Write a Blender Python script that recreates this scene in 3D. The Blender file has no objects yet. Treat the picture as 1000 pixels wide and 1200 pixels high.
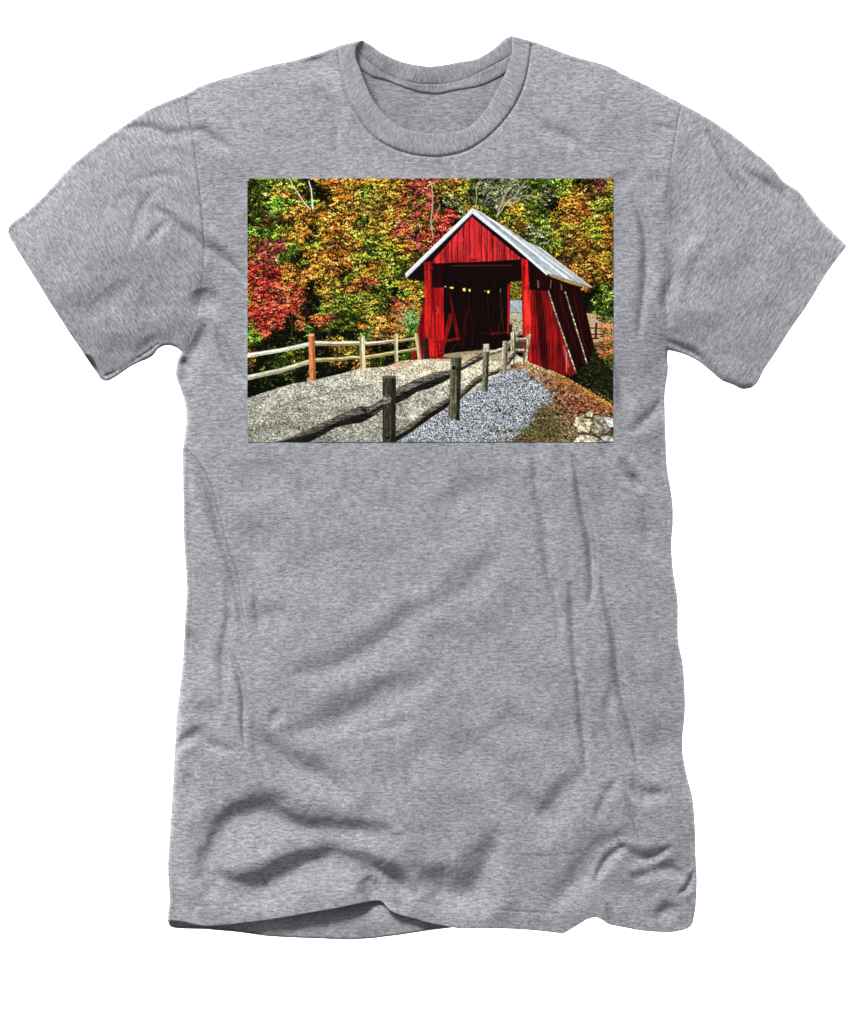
import bpy, math, random
import numpy as np

# ------------------------------------------------------------------ camera, light, exposure
S = 0.00083                      # metres per unit of the tailoring pattern
DIST = 5.0
sc = bpy.context.scene
cam_d = bpy.data.cameras.new('camera'); cam = bpy.data.objects.new('camera', cam_d)
sc.collection.objects.link(cam); sc.camera = cam
cam.location = (0, -DIST, 0); cam.rotation_euler = (math.radians(90), 0, 0)
cam_d.sensor_fit = 'VERTICAL'; cam_d.sensor_height = 36
cam_d.lens = 36 * DIST / (1200 * S); cam_d.clip_end = 60; cam_d.clip_start = 0.1

world = bpy.data.worlds.new('World'); sc.world = world; world.use_nodes = True
bg = world.node_tree.nodes['Background']; bg.inputs[0].default_value = (0.985, 0.99, 1, 1); bg.inputs[1].default_value = 0.42

def area(name, loc, target, size, power, col=(1, 1, 1), sy=None):
    l = bpy.data.lights.new(name, 'AREA'); l.size = size; l.energy = power; l.color = col
    if sy: l.shape = 'RECTANGLE'; l.size_y = sy
    o = bpy.data.objects.new(name, l); sc.collection.objects.link(o); o.location = loc
    d = np.array(target, float) - np.array(loc, float)
    from mathutils import Vector
    o.rotation_euler = Vector(d).to_track_quat('-Z', 'Y').to_euler()
    return o
area('key_softbox', (-3.8, -6.4, 7.4), (0, 0, 0), 2.6, 1960, (1, 0.99, 0.98))
area('added_backdrop_light_near', (-1.5, 0.35, 0.4), (-0.2, 1.6, 0), 0.8, 60)  # unseen light added out of frame so the backdrop clips to white
area('added_backdrop_light_far', (1.5, 0.35, 0.4), (0.2, 1.6, 0), 0.8, 60)  # its mirrored pair, likewise added to whiten the backdrop

vs = sc.view_settings
sc.display_settings.display_device = 'sRGB'
vs.view_transform = 'Standard'; vs.look = 'None'; vs.gamma = 1; vs.exposure = 0; vs.use_curve_mapping = False

# ------------------------------------------------------------------ helpers
rng = np.random.default_rng(7)
random.seed(7)

def nodes(m):
    m.use_nodes = True
    nt = m.node_tree
    return nt, nt.nodes['Principled BSDF']

def mesh_obj(name, co, faces, mat, parent=None, uv=None, smooth=True):
    me = bpy.data.meshes.new(name)
    co = np.asarray(co, np.float32); faces = np.asarray(faces, np.int32)
    me.vertices.add(len(co)); me.vertices.foreach_set('co', co.ravel())
    me.loops.add(faces.size); me.loops.foreach_set('vertex_index', faces.ravel())
    me.polygons.add(len(faces))
    me.polygons.foreach_set('loop_start', np.arange(0, faces.size, faces.shape[1], dtype=np.int32))
    me.polygons.foreach_set('loop_total', np.full(len(faces), faces.shape[1], np.int32))
    me.update(calc_edges=True); me.validate()
    if smooth: me.polygons.foreach_set('use_smooth', np.ones(len(me.polygons), bool))
    if uv is not None:
        l = me.uv_layers.new(name='fabric')
        l.data.foreach_set('uv', np.asarray(uv, np.float32)[faces.ravel()].ravel())
    me.materials.append(mat)
    o = bpy.data.objects.new(name, me); sc.collection.objects.link(o)
    if parent: o.parent = parent
    return o

def grid_faces(nu, nv, off=0, flip=False):
    i = np.arange(nu - 1)[None, :]; j = np.arange(nv - 1)[:, None]
    a = (j * nu + i).ravel() + off
    f = np.stack([a, a + 1, a + 1 + nu, a + nu], 1)
    return f[:, ::-1] if flip else f

def smooth_poly(pts, n_per=6):
    P = np.array(pts, float)
    Q = np.vstack([2 * P[0] - P[1], P, 2 * P[-1] - P[-2]])
    out = []
    for i in range(1, len(Q) - 2):
        t = np.linspace(0, 1, n_per, endpoint=False)[:, None]
        p0, p1, p2, p3 = Q[i - 1], Q[i], Q[i + 1], Q[i + 2]
        out.append(0.5 * (2 * p1 + (p2 - p0) * t * 1 + (2 * p0 - 5 * p1 + 4 * p2 - p3) * t ** 2 + (-p0 + 3 * p1 - 3 * p2 + p3) * t ** 3))
    out.append(P[-1:])
    return np.vstack(out)

def param(curve, wx, wy):
    d = np.abs(np.diff(curve, axis=0)); s = d[:, 0] * wx + d[:, 1] * wy + 1e-6
    s = np.concatenate([[0], np.cumsum(s)]); return s / s[-1]

def sample(curve, t, wx=1, wy=1):
    s = param(curve, wx, wy)
    return np.stack([np.interp(t, s, curve[:, 0]), np.interp(t, s, curve[:, 1])], -1)

def coons(T, B, L, R, nu, nv, wt=(1, .3), wb=(1, .1), wl=(.2, 1), wr=(.2, 1), edge=None):
    u = np.linspace(0, 1, nu); v = np.linspace(0, 1, nv)
    t = sample(T, u, *wt)[None]; b = sample(B, u, *wb)[None]
    l = sample(L, v, *wl)[:, None]; r = sample(R, v, *wr)[:, None]
    U = u[None, :, None]; V = v[:, None, None]
    k = 1 if edge is None else edge
    wl_ = np.clip(1 - U / k, 0, 1) ** (1 if edge is None else 2); wr_ = np.clip(1 - (1 - U) / k, 0, 1) ** (1 if edge is None else 2)
    return (1 - V) * t + V * b + wl_ * (l - (1 - V) * L[0] - V * L[-1]) + wr_ * (r - (1 - V) * R[0] - V * R[-1])      # nv,nu,2

def noise2(h, w, cell, seed):
    r = np.random.default_rng(seed); gh, gw = int(h / cell) + 3, int(w / cell) + 3
    g = r.standard_normal((gh, gw))
    y = np.arange(h) / cell; x = np.arange(w) / cell
    yi = y.astype(int); xi = x.astype(int); fy = y - yi; fx = x - xi
    fy = (fy * fy * (3 - 2 * fy))[:, None]; fx = (fx * fx * (3 - 2 * fx))[None]
    a = g[yi][:, xi]; b = g[yi][:, xi + 1]; c = g[yi + 1][:, xi]; d = g[yi + 1][:, xi + 1]
    return (a * (1 - fx) + b * fx) * (1 - fy) + (c * (1 - fx) + d * fx) * fy

# ------------------------------------------------------------------ pattern outlines (pattern units, y down)
T_LEFT = [(218,110.5),(234,101.5),(255,94),(285,85.5),(300,81),(324,75),(344,71),(372,63),(396,54)]
NECK_OUT = [(396,54),(396.6,66),(398.6,82),(403,101),(409.5,120),(420,139),(432,156),(449,169),(468,178),(490,183.5),(512,185),(531,182.5),(548,177),(565,167),(580,154),(593,139.5),(604,123),(612,106),(617.5,88),(621,68),(623,48)]
T_RIGHT = [(623,48),(648,57),(672,66),(700,73.5),(718,80),(730,87),(760,101),(799,121.5)]
NECK_IN = [(425,47),(418.5,53),(416.5,61),(417.5,70),(421.5,80),(427.6,97),(438,119),(452,137),(469,149.6),(485,155),(503,158),(520,157.5),(537,155),(552,148),(570,129),(584,103),(594,83),(599,66),(600.5,54),(599,42)]
NECK_BACK = [(425,47),(434.5,52),(446,60),(462,68),(478,73),(501,76.5),(519.6,75),(538,71.4),(556.4,68.6),(570,62),(581.7,54),(591,45.5),(599,42)]
NECK_SEAM = [(416,53),(421,62),(446,82),(469,92),(492,97),(520,97),(542.6,92),(565.6,82),(598,64.5),(606,52)]
TAPE_LOW = [(413,72),(422,79.5),(437,88.6),(453,92.5),(469,99),(490,105.4),(503,107.2),(515,107.7),(538,103),(561,99),(579,91.6),(593,84),(604,76)]
SEAM_L = [(218,110.5),(222,133),(226,158),(231,190),(235,225),(238.5,260),(240.5,290),(240,312),(237,340),(233,365),(228,385),(222,400),(213,412.5)]
SEAM_R = [(799,121.5),(796,135),(793,150),(787,186),(784,210),(781.6,240),(780,276),(779.5,315),(779.5,360),(781,390),(783,410.4)]
SIDE_L = [(213,412.5),(208,424),(206.5,440),(211.5,455),(216.6,470),(218.4,486),(217.8,500),(214.6,525.6),(214.6,557.6),(215,596),(215.8,634.4),(218.4,672.8),(219,698),(216.8,730),(214.6,772),(211,807),(207,841.6),(205,880),(202.4,928),(199.2,979),(197,1017.6),(199,1052.8),(197.6,1066),(196.8,1079)]
SIDE_R = [(783,410.4),(782.5,420),(783,435),(779.5,459),(779.5,486),(780.5,516),(782,548),(788,586),(788.8,612),(787,641),(789.6,673),(794.4,705),(795,749.6),(800.8,781.6),(803,820),(802.5,840),(800,864),(800.5,885),(805.6,912),(812,937.6),(814.6,969.6),(815.2,998),(816.8,1030),(815.4,1062),(812,1082)]
HEM_F = [(196.8,1079),(205,1078.5),(216,1079.6),(237.6,1083.6),(257,1083),(283,1080),(308,1077),(334,1073),(359,1068.5),(398,1061.5),(430,1055.6),(444,1054.6),(450,1057),(455,1063),(464,1068.5),(487,1075),(505,1080),(520,1082.6),(541,1086),(564,1085.5),(605.6,1087),(637,1089.6),(652,1091.5),(660,1091.8),(668,1087.5),(679,1081),(688,1075.5),(696,1073.6),(703,1075),(714,1082),(730.4,1085.4),(752.8,1089.6),(781.6,1091.8),(797,1090),(806,1087.5),(812,1082)]
HEM_B = [(196.8,1079),(198,1084),(204,1087.6),(218,1089),(237.6,1090),(256.8,1091.4),(282.4,1093),(320.8,1096.6),(359,1098.3),(395,1099.6),(429.6,1099.3),(450,1097),(468,1094.6),(500,1089.8),(530,1086),(560,1082),(620,1081),(680,1070),(740,1077),(800,1080),(812,1080)]
SLV_TOP_L = [(218,110.5),(203,116),(186,123),(168,132),(144,148),(120,165),(100.5,180),(81,197),(63,217),(45,236),(27,252),(16,259),(11.5,265)]
CUFF_L = [(11.5,265),(10.3,270),(12.5,279),(40,323),(70,371),(99,416.5),(118,444)]
UNDER_L = [(213,412.5),(207,407.5),(196.5,404.6),(186,408.5),(177,418.5),(156,428),(135,442),(125,446.5),(118,444)]
SLV_TOP_R = [(799,121.5),(829,138),(856,156),(880,175),(904,195),(919,213),(937,225),(949,241),(964,259),(982,277),(993,288)]
CUFF_R = [(993,288),(979,306),(964,327),(946,357),(925,387),(910,411),(896,432),(887,449),(880,455)]
UNDER_R = [(783,410.4),(793,412.5),(805,416.4),(820,424.5),(835,436.5),(845.5,445.5),(859,451),(870,456),(880,455)]
sp = smooth_poly
def cat(*cs):
    out = [cs[0]]
    for c in cs[1:]: out.append(c[1:])
    return np.vstack(out)

# ------------------------------------------------------------------ cloth relief: one raster of heights shared by every panel
RW, RH = 1010, 1120
gy, gx = np.mgrid[0:RH, 0:RW].astype(np.float32)

def seg_dist(px, py, a, b):
    dx, dy = b[0] - a[0], b[1] - a[1]; L2 = dx * dx + dy * dy + 1e-9
    t = np.clip(((px - a[0]) * dx + (py - a[1]) * dy) / L2, 0, 1)
    qx, qy = px - (a[0] + t * dx), py - (a[1] + t * dy)
    return qx * qx + qy * qy, t, np.sign(dx * qy - dy * qx)

closed = [sp(T_LEFT + [(410,50.5),(425,47)], 3), sp([(599,42)] + T_RIGHT, 3), sp(SIDE_L, 2), sp(SIDE_R, 2), sp(SLV_TOP_L, 2), sp(SLV_TOP_R, 2), sp(UNDER_L, 2), sp(UNDER_R, 2)]
D2 = np.full((RH, RW), 1e9, np.float32)
for c in closed:
    for a, b in zip(c[:-1], c[1:]):
        D2 = np.minimum(D2, seg_dist(gx, gy, a, b)[0])
D = np.sqrt(D2)
dome = 4.5 * np.sqrt(np.clip(1 - (1 - np.minimum(D / 4.5, 1)) ** 2, 0, 1)) + 5 * (1 - np.exp(-D / 22)) + 14 * (1 - np.exp(-D / 90))

# strokes: (points, half width, depth[, skew]) - creases as valleys with a steeper bank on one side
F = []
def f(w, d, *pts, skew=0.0): F.append((np.array(pts, float), w, d, skew))
# sleeve and chest, wearer's right
f(5,3.6,(140,148),(160,150),(174,150),(192,157),(216,159),(226,160)); f(5,3.4,(224,155),(240,157),(255,168),(272,176)); f(3,1,(226,150),(214,154))
f(5,1.6,(84,196),(95,194),(103,196),(120,205)); f(5,1.3,(55,220),(68,236)); f(5,1.3,(160,212),(185,207),(205,207),(222,214))
f(5,1.5,(153,293),(158,272),(166,250),(176,234),(188,221)); f(4.5,2,(176,284),(186,273),(194,264))
f(6,4.5,(184,247),(194,253),(206,264),(222,276),(238,289),(252,294),(262,301),(275,314),(289,328))
f(8,4.5,(240,338),(242,352),(250,364)); f(5,3.2,(256,388),(260,400),(268,418),(276,434),(290,448)); f(7,5,(240,380),(234,400),(226,424),(217,446))
f(4,3.5,(213,420),(221,432)); f(12,1.8,(122,340),(138,362)); f(10,1.6,(160,360),(190,365)); f(5,1.6,(160,414),(172,405),(184,397))
f(10,2,(60,285),(90,320)); f(9,1.6,(268,210),(280,250))
# around the neck
f(8,3.2,(362,62),(378,74),(396,90)); f(6,3,(370,102),(379,116),(388,130),(396,148),(397,176)); f(6,2.6,(608,122),(618,135),(632,148),(648,158),(664,164),(680,172),(697,200))
f(7,1.4,(330,160),(352,186)); f(4,1.2,(618,113),(630,118)); f(10,1.3,(430,190),(520,197))
# sleeve and chest, wearer's left
f(4,3.4,(830,155),(840,171),(849,187),(858,203),(868,219),(884,242)); f(5,3.4,(872,198),(882,207),(895,216),(908,224),(924,240)); f(3,1.2,(770,147),(792,154))
f(8,4,(788,206),(788,232),(794,254),(797,280),(795,300)); f(5,3.4,(742,232),(750,250),(756,272),(758,296),(757,324),(752,362),(748,392)); f(5,3,(782,296),(787,312),(789,328),(782,352),(785,378))
f(6,1.5,(824,292),(815,315),(804,352)); f(6,2.2,(812,260),(806,290)); f(3.5,3,(785,401),(798,407),(812,415),(828,430),(846,446))
f(7,4,(720,420),(724,440),(728,466),(735,492)); f(6,3,(732,504),(744,500),(758,488),(774,470)); f(3.5,2,(738,556),(744,563),(750,575)); f(8,2,(726,200),(735,222))
f(9,1.4,(880,300),(862,350)); f(9,1.4,(850,370),(838,405)); f(6,1.6,(770,200),(768,226))
# body, left side
f(4,4,(214,522),(228,538),(238,554),(247,577),(252,598),(258,620),(266,647),(276,679),(282,714),(290,742), skew=.3); f(4,2.2,(266,682),(269,705),(267,735),(262,768),(262,825)); f(4,2.5,(298,700),(303,720),(304,742))
f(3,2.8,(270,762),(276,778),(283,797),(287,824),(286,845),(288,870)); f(6,2.4,(216,738),(231,756),(246,778)); f(10,2.6,(322,548),(334,569),(350,586),(378,604)); f(9,4.2,(500,714),(476,730),(452,748),(430,762),(405,775),(375,784),(344,790))
f(8,2,(305,726),(328,722),(352,726)); f(8,1.6,(290,620),(310,660)); f(14,2,(300,535),(306,590)); f(9,1.3,(400,640),(370,660),(330,668))
f(6,4,(207,880),(216,868),(226,862),(238,861),(250,873),(272,879)); f(8,3,(226,828),(238,838),(256,854)); f(9,6.2,(298,858),(310,866),(322,877),(338,893),(358,903),(380,908),(402,928)); f(4,2.4,(297,876),(303,886),(308,899),(315,914))
f(9,2,(440,890),(455,905),(470,930)); f(10,4,(512,790),(486,800),(464,808),(440,820),(410,836),(380,850),(350,860)); f(6,1.8,(228,960),(235,990),(241,1020)); f(12,2,(262,925),(240,940)); f(8,1.6,(272,900),(280,920),(268,945))
f(12,10,(240,1028),(246,1008),(254,988),(266,970),(282,957),(300,950),(316,954),(336,964),(366,972),(404,976),(450,976), skew=.25)
f(11,10.5,(258,1026),(282,1034),(304,1035),(324,1028),(346,1018),(368,1011),(400,1012),(426,1015),(448,1021),(468,1031), skew=.25)
f(8,9,(450,1022),(464,1028),(474,1040),(476,1052)); f(9,8,(432,1026),(438,1044),(446,1062)); f(7,2,(302,985),(316,996)); f(6,2,(255,1036),(240,1046)); f(6,1.8,(330,990),(352,998),(372,1000)); f(5,1.8,(218,905),(226,930)); f(5,1.6,(240,895),(252,915),(258,935)); f(6,1.8,(420,860),(452,852),(486,842)); f(5,1.8,(330,830),(318,850)); f(5,2,(444,1052),(462,1058),(482,1066))
# body, right side
f(11,10.5,(494,1016),(505,1030),(519,1041),(535,1046),(552,1040),(562,1026),(572,1008),(582,982), skew=-.2); f(8,2.6,(572,852),(600,850),(632,855)); f(12,4,(538,856),(548,876),(558,895),(570,915)); f(9,4.6,(600,926),(616,940),(632,952),(650,942),(664,927),(678,908))
f(4,2.6,(676,800),(682,838),(684,870),(687,905)); f(4.5,3.8,(704,680),(712,710),(720,742),(724,776),(728,812),(738,845),(744,872),(747,896), skew=.2); f(4,4,(672,535),(677,560),(682,592),(690,626),(694,655),(694,680),(691,708), skew=.2)
f(6,3,(618,516),(625,534),(632,575),(638,604),(642,635),(643,672),(655,722)); f(4.5,2.6,(668,686),(672,718),(673,752),(679,806)); f(5,2,(726,540),(738,558),(752,572)); f(6,1.6,(755,585),(760,648)); f(9,2.4,(506,712),(530,700),(558,679),(588,650))
f(11,2.4,(545,720),(566,742),(592,770),(610,796),(630,830)); f(4,2.6,(733,934),(743,956),(751,982)); f(5,4.6,(726,990),(738,998),(752,1006),(768,1002),(784,993)); f(6.5,4.6,(748,1026),(770,1020),(786,1021),(804,1026)); f(3,3,(797,1047),(807,1038),(815,1018))
f(6,3.4,(768,1073),(780,1068),(796,1064)); f(4,3.8,(698,1030),(706,1016),(716,1003),(732,991)); f(10,5,(648,1058),(664,1040),(682,1020),(704,998),(732,978)); f(3,2,(710,1058),(715,1072),(722,1086)); f(6,3.6,(741,908),(745,922),(756,931),(780,932))
f(5,1.8,(698,956),(708,936),(720,914)); f(5,1.8,(716,800),(712,840),(718,880)); f(7,1.8,(590,1000),(600,1030)); f(8,1.6,(700,560),(712,600),(716,640)); f(9,1.6,(660,960),(690,990)); f(5,1.5,(696,850),(702,880)); f(9,1.8,(500,870),(480,910)); f(10,1.5,(600,700),(612,740))
f(6,1.6,(790,760),(792,800)); f(9,1.5,(520,590),(560,575),(590,560)); f(6,1.4,(655,520),(663,560)); f(5,1.4,(706,520),(716,550)); f(8,1.5,(770,850),(776,900)); f(8,1.6,(556,1050),(575,1066)); f(10,1.4,(410,720),(440,700))
GAIN = 1.12
WX = 1.7 * noise2(RH, RW, 30, 91) + .5 * noise2(RH, RW, 9, 92); WY = 1.7 * noise2(RH, RW, 30, 93) + .5 * noise2(RH, RW, 9, 94); WD = np.clip(1 + .10 * noise2(RH, RW, 30, 95), .7, 1.3)
fold = np.zeros((RH, RW), np.float32)
for pts, w, d, skew in F:
    c = sp(pts, 6) if len(pts) > 2 else np.array([pts[0] + (pts[1] - pts[0]) * t for t in np.linspace(0, 1, 7)])
    ex = pts[-1] - pts[0]; d = d * (1 + .15 * abs(ex[1]) / (np.hypot(*ex) + 1e-6) * (w < 7))
    m = w * 5 + 3
    x0, x1 = int(max(c[:, 0].min() - m, 0)), int(min(c[:, 0].max() + m, RW)); y0, y1 = int(max(c[:, 1].min() - m, 0)), int(min(c[:, 1].max() + m, RH))
    wf = .35 if w < 6 else 1
    X, Y = gx[y0:y1, x0:x1] + wf * WX[y0:y1, x0:x1], gy[y0:y1, x0:x1] + wf * WY[y0:y1, x0:x1]
    if w < 6: d = d * 1.12
    if w >= 8: w, d = w * 1.45, d * 1.4
    best = np.full(X.shape, 1e9, np.float32); tt = np.zeros_like(best); sg = np.zeros_like(best)
    al = np.concatenate([[0], np.cumsum(np.hypot(*np.diff(c, axis=0).T))]); al /= al[-1]
    for k in range(len(c) - 1):
        q, t, s = seg_dist(X, Y, c[k], c[k + 1])
        h = q < best
        best = np.where(h, q, best); tt = np.where(h, al[k] + t * (al[k + 1] - al[k]), tt); sg = np.where(h, s, sg)
    dist = np.sqrt(best)
    ww = w * (1 + skew * sg * np.minimum(dist / w, 1)) * (0.7 + .6 * np.sin(np.pi * np.clip(tt, 0, 1))) * (1 + (WD[y0:y1, x0:x1] - 1))
    taper = np.clip(np.sin(np.pi * np.clip(tt * .9 + .05, 0, 1)), 0, 1) ** 0.7
    prof = np.exp(-(dist / ww) ** 2) - 0.16 * np.exp(-((dist - 2.1 * ww) / (1.1 * ww)) ** 2)
    fold[y0:y1, x0:x1] -= GAIN * d * taper * prof * WD[y0:y1, x0:x1] * (1.25 if w < 6.6 else 1.12)
# keep the printed area calmer, as stiff ink holds it flat
def box_d(x0, y0, x1, y1):
    dx = np.maximum(np.maximum(x0 - gx, gx - x1), 0); dy = np.maximum(np.maximum(y0 - gy, gy - y1), 0)
    return np.hypot(dx, dy)
calm = 1 - 0.85 * np.exp(-(box_d(300, 219, 709, 508) / 8) ** 2)
fold *= calm
wr = 0.9 * noise2(RH, RW, 26, 1) + 0.30 * noise2(RH, RW, 13, 2) + 0.12 * noise2(RH, RW, 6.5, 3) + 1.0 * noise2(RH, RW, 60, 4) + 3.4 * noise2(RH, RW, 95, 5) + 1.4 * noise2(RH, RW, 42, 6)
fold += wr * calm * 0.6
def groove(curve, w, d, fade=0):
    c = sp(curve, 3)
    x0, x1 = int(max(c[:, 0].min() - 8, 0)), int(c[:, 0].max() + 9); y0, y1 = int(max(c[:, 1].min() - 8, 0)), int(c[:, 1].max() + 9)
    X, Y = gx[y0:y1, x0:x1], gy[y0:y1, x0:x1]; b = np.full(X.shape, 1e9, np.float32)
    for a, e in zip(c[:-1], c[1:]): b = np.minimum(b, seg_dist(X, Y, a, e)[0])
    fold[y0:y1, x0:x1] -= d * np.exp(-b / w ** 2) * (np.clip((fade - Y) / 90, .25, 1) if fade else 1)
groove(SEAM_L[:-1], 1.2, 2.3, 350); groove(SEAM_R[:-1], 1.1, 1.7, 240)
groove([(123,441),(140,434.5),(158,423),(174,412),(186,403.5)], 1.5, 2.2)
groove(NECK_OUT, 1.5, 1.7)
HEMLINE = [(230,1061),(262,1059),(300,1054),(345,1047),(390,1040),(426,1034)]
HEMLINE2 = [(482,1052),(505,1058),(540,1063),(580,1064),(620,1067),(655,1069)]
groove(HEMLINE, 1.1, 1.1); groove(HEMLINE2, 1.1, 1.2)
edge = np.clip(D / 6, 0, 1)
HF = dome + fold * edge
HB = dome * 0.95 + 0.8 * wr * edge
hemwin = np.clip((gy - 1010) / 70, 0, 1) ** 2 * (3 - 2 * np.clip((gy - 1010) / 70, 0, 1)) * np.clip((gx - 245) / 70, 0, 1) * np.clip((600 - gx) / 60, 0, 1)
HB = HB * (1 - hemwin) - hemwin * (12 + 1.2 * noise2(RH, RW, 18, 97))
def samp(R, p):
    x = np.clip(p[..., 0], 0, RW - 1.01); y = np.clip(p[..., 1], 0, RH - 1.01); xi = x.astype(int); yi = y.astype(int); fx = x - xi; fy = y - yi
    return (R[yi, xi] * (1 - fx) + R[yi, xi + 1] * fx) * (1 - fy) + (R[yi + 1, xi] * (1 - fx) + R[yi + 1, xi + 1] * fx) * fy
def to3(p, depth):       # pattern point + depth towards the back -> metres
    return np.stack([(p[..., 0] - 500) * S, depth * S, (600 - p[..., 1]) * S], -1).reshape(-1, 3)
def rot(p, a):
    c, s = math.cos(a), math.sin(a); x, y = p[..., 0], p[..., 1]
    return np.stack([x * c + y * s, -x * s + y * c], -1).reshape(-1, 2)

# ------------------------------------------------------------------ materials
def jersey(name, bright=1.0, amp=1.0):
    m = bpy.data.materials.new(name); nt, b = nodes(m); N = nt.nodes; K = nt.links
    uv = N.new('ShaderNodeUVMap'); uv.uv_map = 'fabric'
    def nz(sx, sy, detail, rough=.6, off=0):
        mp = N.new('ShaderNodeMapping'); mp.inputs['Scale'].default_value = (sx, sy, 1); mp.inputs['Location'].default_value = (off, off * .7, off)
        n = N.new('ShaderNodeTexNoise'); n.inputs['Scale'].default_value = 1; n.inputs['Detail'].default_value = detail; n.inputs['Roughness'].default_value = rough
        K.new(uv.outputs[0], mp.inputs[0]); K.new(mp.outputs[0], n.inputs['Vector']); return n.outputs['Fac']
    def mr(x, a, b_, c, d):
        r = N.new('ShaderNodeMapRange'); K.new(x, r.inputs[0])
        for i, v in enumerate((a, b_, c, d)): r.inputs[i + 1].default_value = v
        return r.outputs[0]
    def mul(a, b_):
        q = N.new('ShaderNodeMath'); q.operation = 'MULTIPLY'; K.new(a, q.inputs[0]); K.new(b_, q.inputs[1]); return q.outputs[0]
    s1 = nz(.11, .34, 2, .7); s2 = nz(.28, .62, 1, .6, 31); s3 = nz(.03, .06, 4, .65, 9); s4 = nz(.09, .85, 1, .5, 77)
    v = mul(mr(s1, .34, .66, 1 - .28 * amp, 1 + .25 * amp), mr(s2, .3, .7, 1 - .25 * amp, 1 + .22 * amp))
    v = mul(v, mr(s3, .3, .7, .90, 1.10)); v = mul(v, mr(s4, .58, .74, 1.0, .66))
    mix = N.new('ShaderNodeMix'); mix.data_type = 'RGBA'; mix.blend_type = 'MULTIPLY'; mix.inputs[0].default_value = 1
    mix.inputs[6].default_value = (0.240 * bright, 0.247 * bright, 0.267 * bright, 1)
    cmb = N.new('ShaderNodeCombineColor')
    for i in range(3): K.new(v, cmb.inputs[i])
    K.new(cmb.outputs[0], mix.inputs[7]); K.new(mix.outputs[2], b.inputs['Base Color'])
    b.inputs['Roughness'].default_value = .95; b.inputs['Specular IOR Level'].default_value = .08
    b.inputs['Sheen Weight'].default_value = .06; b.inputs['Sheen Roughness'].default_value = .5
    bp = N.new('ShaderNodeBump'); bp.inputs['Strength'].default_value = .35; bp.inputs['Distance'].default_value = .0006
    K.new(s2, bp.inputs['Height']); K.new(bp.outputs[0], b.inputs['Normal'])
    return m
M_J = jersey('heather_grey_jersey'); M_RIB = jersey('heather_grey_rib', .93, .85); M_IN = jersey('heather_grey_inside', 1.0, .9)
m = bpy.data.materials.new('grey_thread'); nt, b = nodes(m); M_TH = m
nz = nt.nodes.new('ShaderNodeTexNoise'); nz.inputs['Scale'].default_value = 900
rp = nt.nodes.new('ShaderNodeValToRGB'); rp.color_ramp.elements[0].color = (.13, .14, .155, 1); rp.color_ramp.elements[1].color = (.26, .27, .29, 1)
nt.links.new(nz.outputs['Fac'], rp.inputs[0]); nt.links.new(rp.outputs[0], b.inputs['Base Color']); b.inputs['Roughness'].default_value = .9
m = bpy.data.materials.new('white_backdrop_paper'); nt, b = nodes(m); M_BD = m
nz = nt.nodes.new('ShaderNodeTexNoise'); nz.inputs['Scale'].default_value = 3
rp = nt.nodes.new('ShaderNodeValToRGB'); rp.color_ramp.elements[0].color = (.90, .90, .90, 1); rp.color_ramp.elements[1].color = (.94, .94, .94, 1)
nt.links.new(nz.outputs['Fac'], rp.inputs[0]); nt.links.new(rp.outputs[0], b.inputs['Base Color']); b.inputs['Roughness'].default_value = 1; b.inputs['Specular IOR Level'].default_value = 0

# ------------------------------------------------------------------ setting: one white sheet hanging behind
bx = [(-5, 1.6, 4), (5, 1.6, 4), (5, 1.6, -4), (-5, 1.6, -4)]
bd = mesh_obj('backdrop', bx, [[0, 1, 2, 3]], M_BD, smooth=False); bd['kind'] = 'structure'

# ------------------------------------------------------------------ the shirt
shirt = bpy.data.objects.new('t_shirt', None); sc.collection.objects.link(shirt)
shirt.location = (0, 0, (600 - 1092) * S)
shirt['label'] = 'heather grey short sleeve t-shirt with a red covered bridge picture printed on its chest'
shirt['category'] = 't-shirt'
OFF = np.array([0, 0, (600 - 1092) * S], np.float32)

def rim(P, faces, ids, back):       # turn an open edge inwards so the cloth has a real thickness
    n = len(P); e = P[ids].copy(); e[:, 1] += back * S * .8; e2 = P[ids].copy(); e2[:, 1] += back * S * 2.0; e2[:, 2] += S * 1.5
    k = len(ids); P2 = np.vstack([P, e, e2])
    a = np.array(ids); q = np.stack([a[:-1], a[1:], n + np.arange(1, k), n + np.arange(k - 1)], 1)
    q2 = np.stack([n + np.arange(k - 1), n + np.arange(1, k), n + k + np.arange(1, k), n + k + np.arange(k - 1)], 1)
    return P2, np.vstack([faces, q, q2])

def panel(name, T, B, L, R, nu, nv, H, sign, mat, parent, ang=0, rims=('B',), **kw):
    g = coons(T, B, L, R, nu, nv, **kw)
    P = to3(g, sign * samp(H, g)) - OFF; U = rot(g, ang); Fc = grid_faces(nu, nv, flip=(sign > 0))
    for r in rims:
        ids = {'B': [(nv - 1) * nu + i for i in range(nu)], 'T': list(range(nu)), 'R': [j * nu + nu - 1 for j in range(nv)]}[r]
        P, Fc = rim(P, Fc, ids, -sign); U = np.vstack([U, U[ids], U[ids]])
    return P, Fc, U

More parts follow.
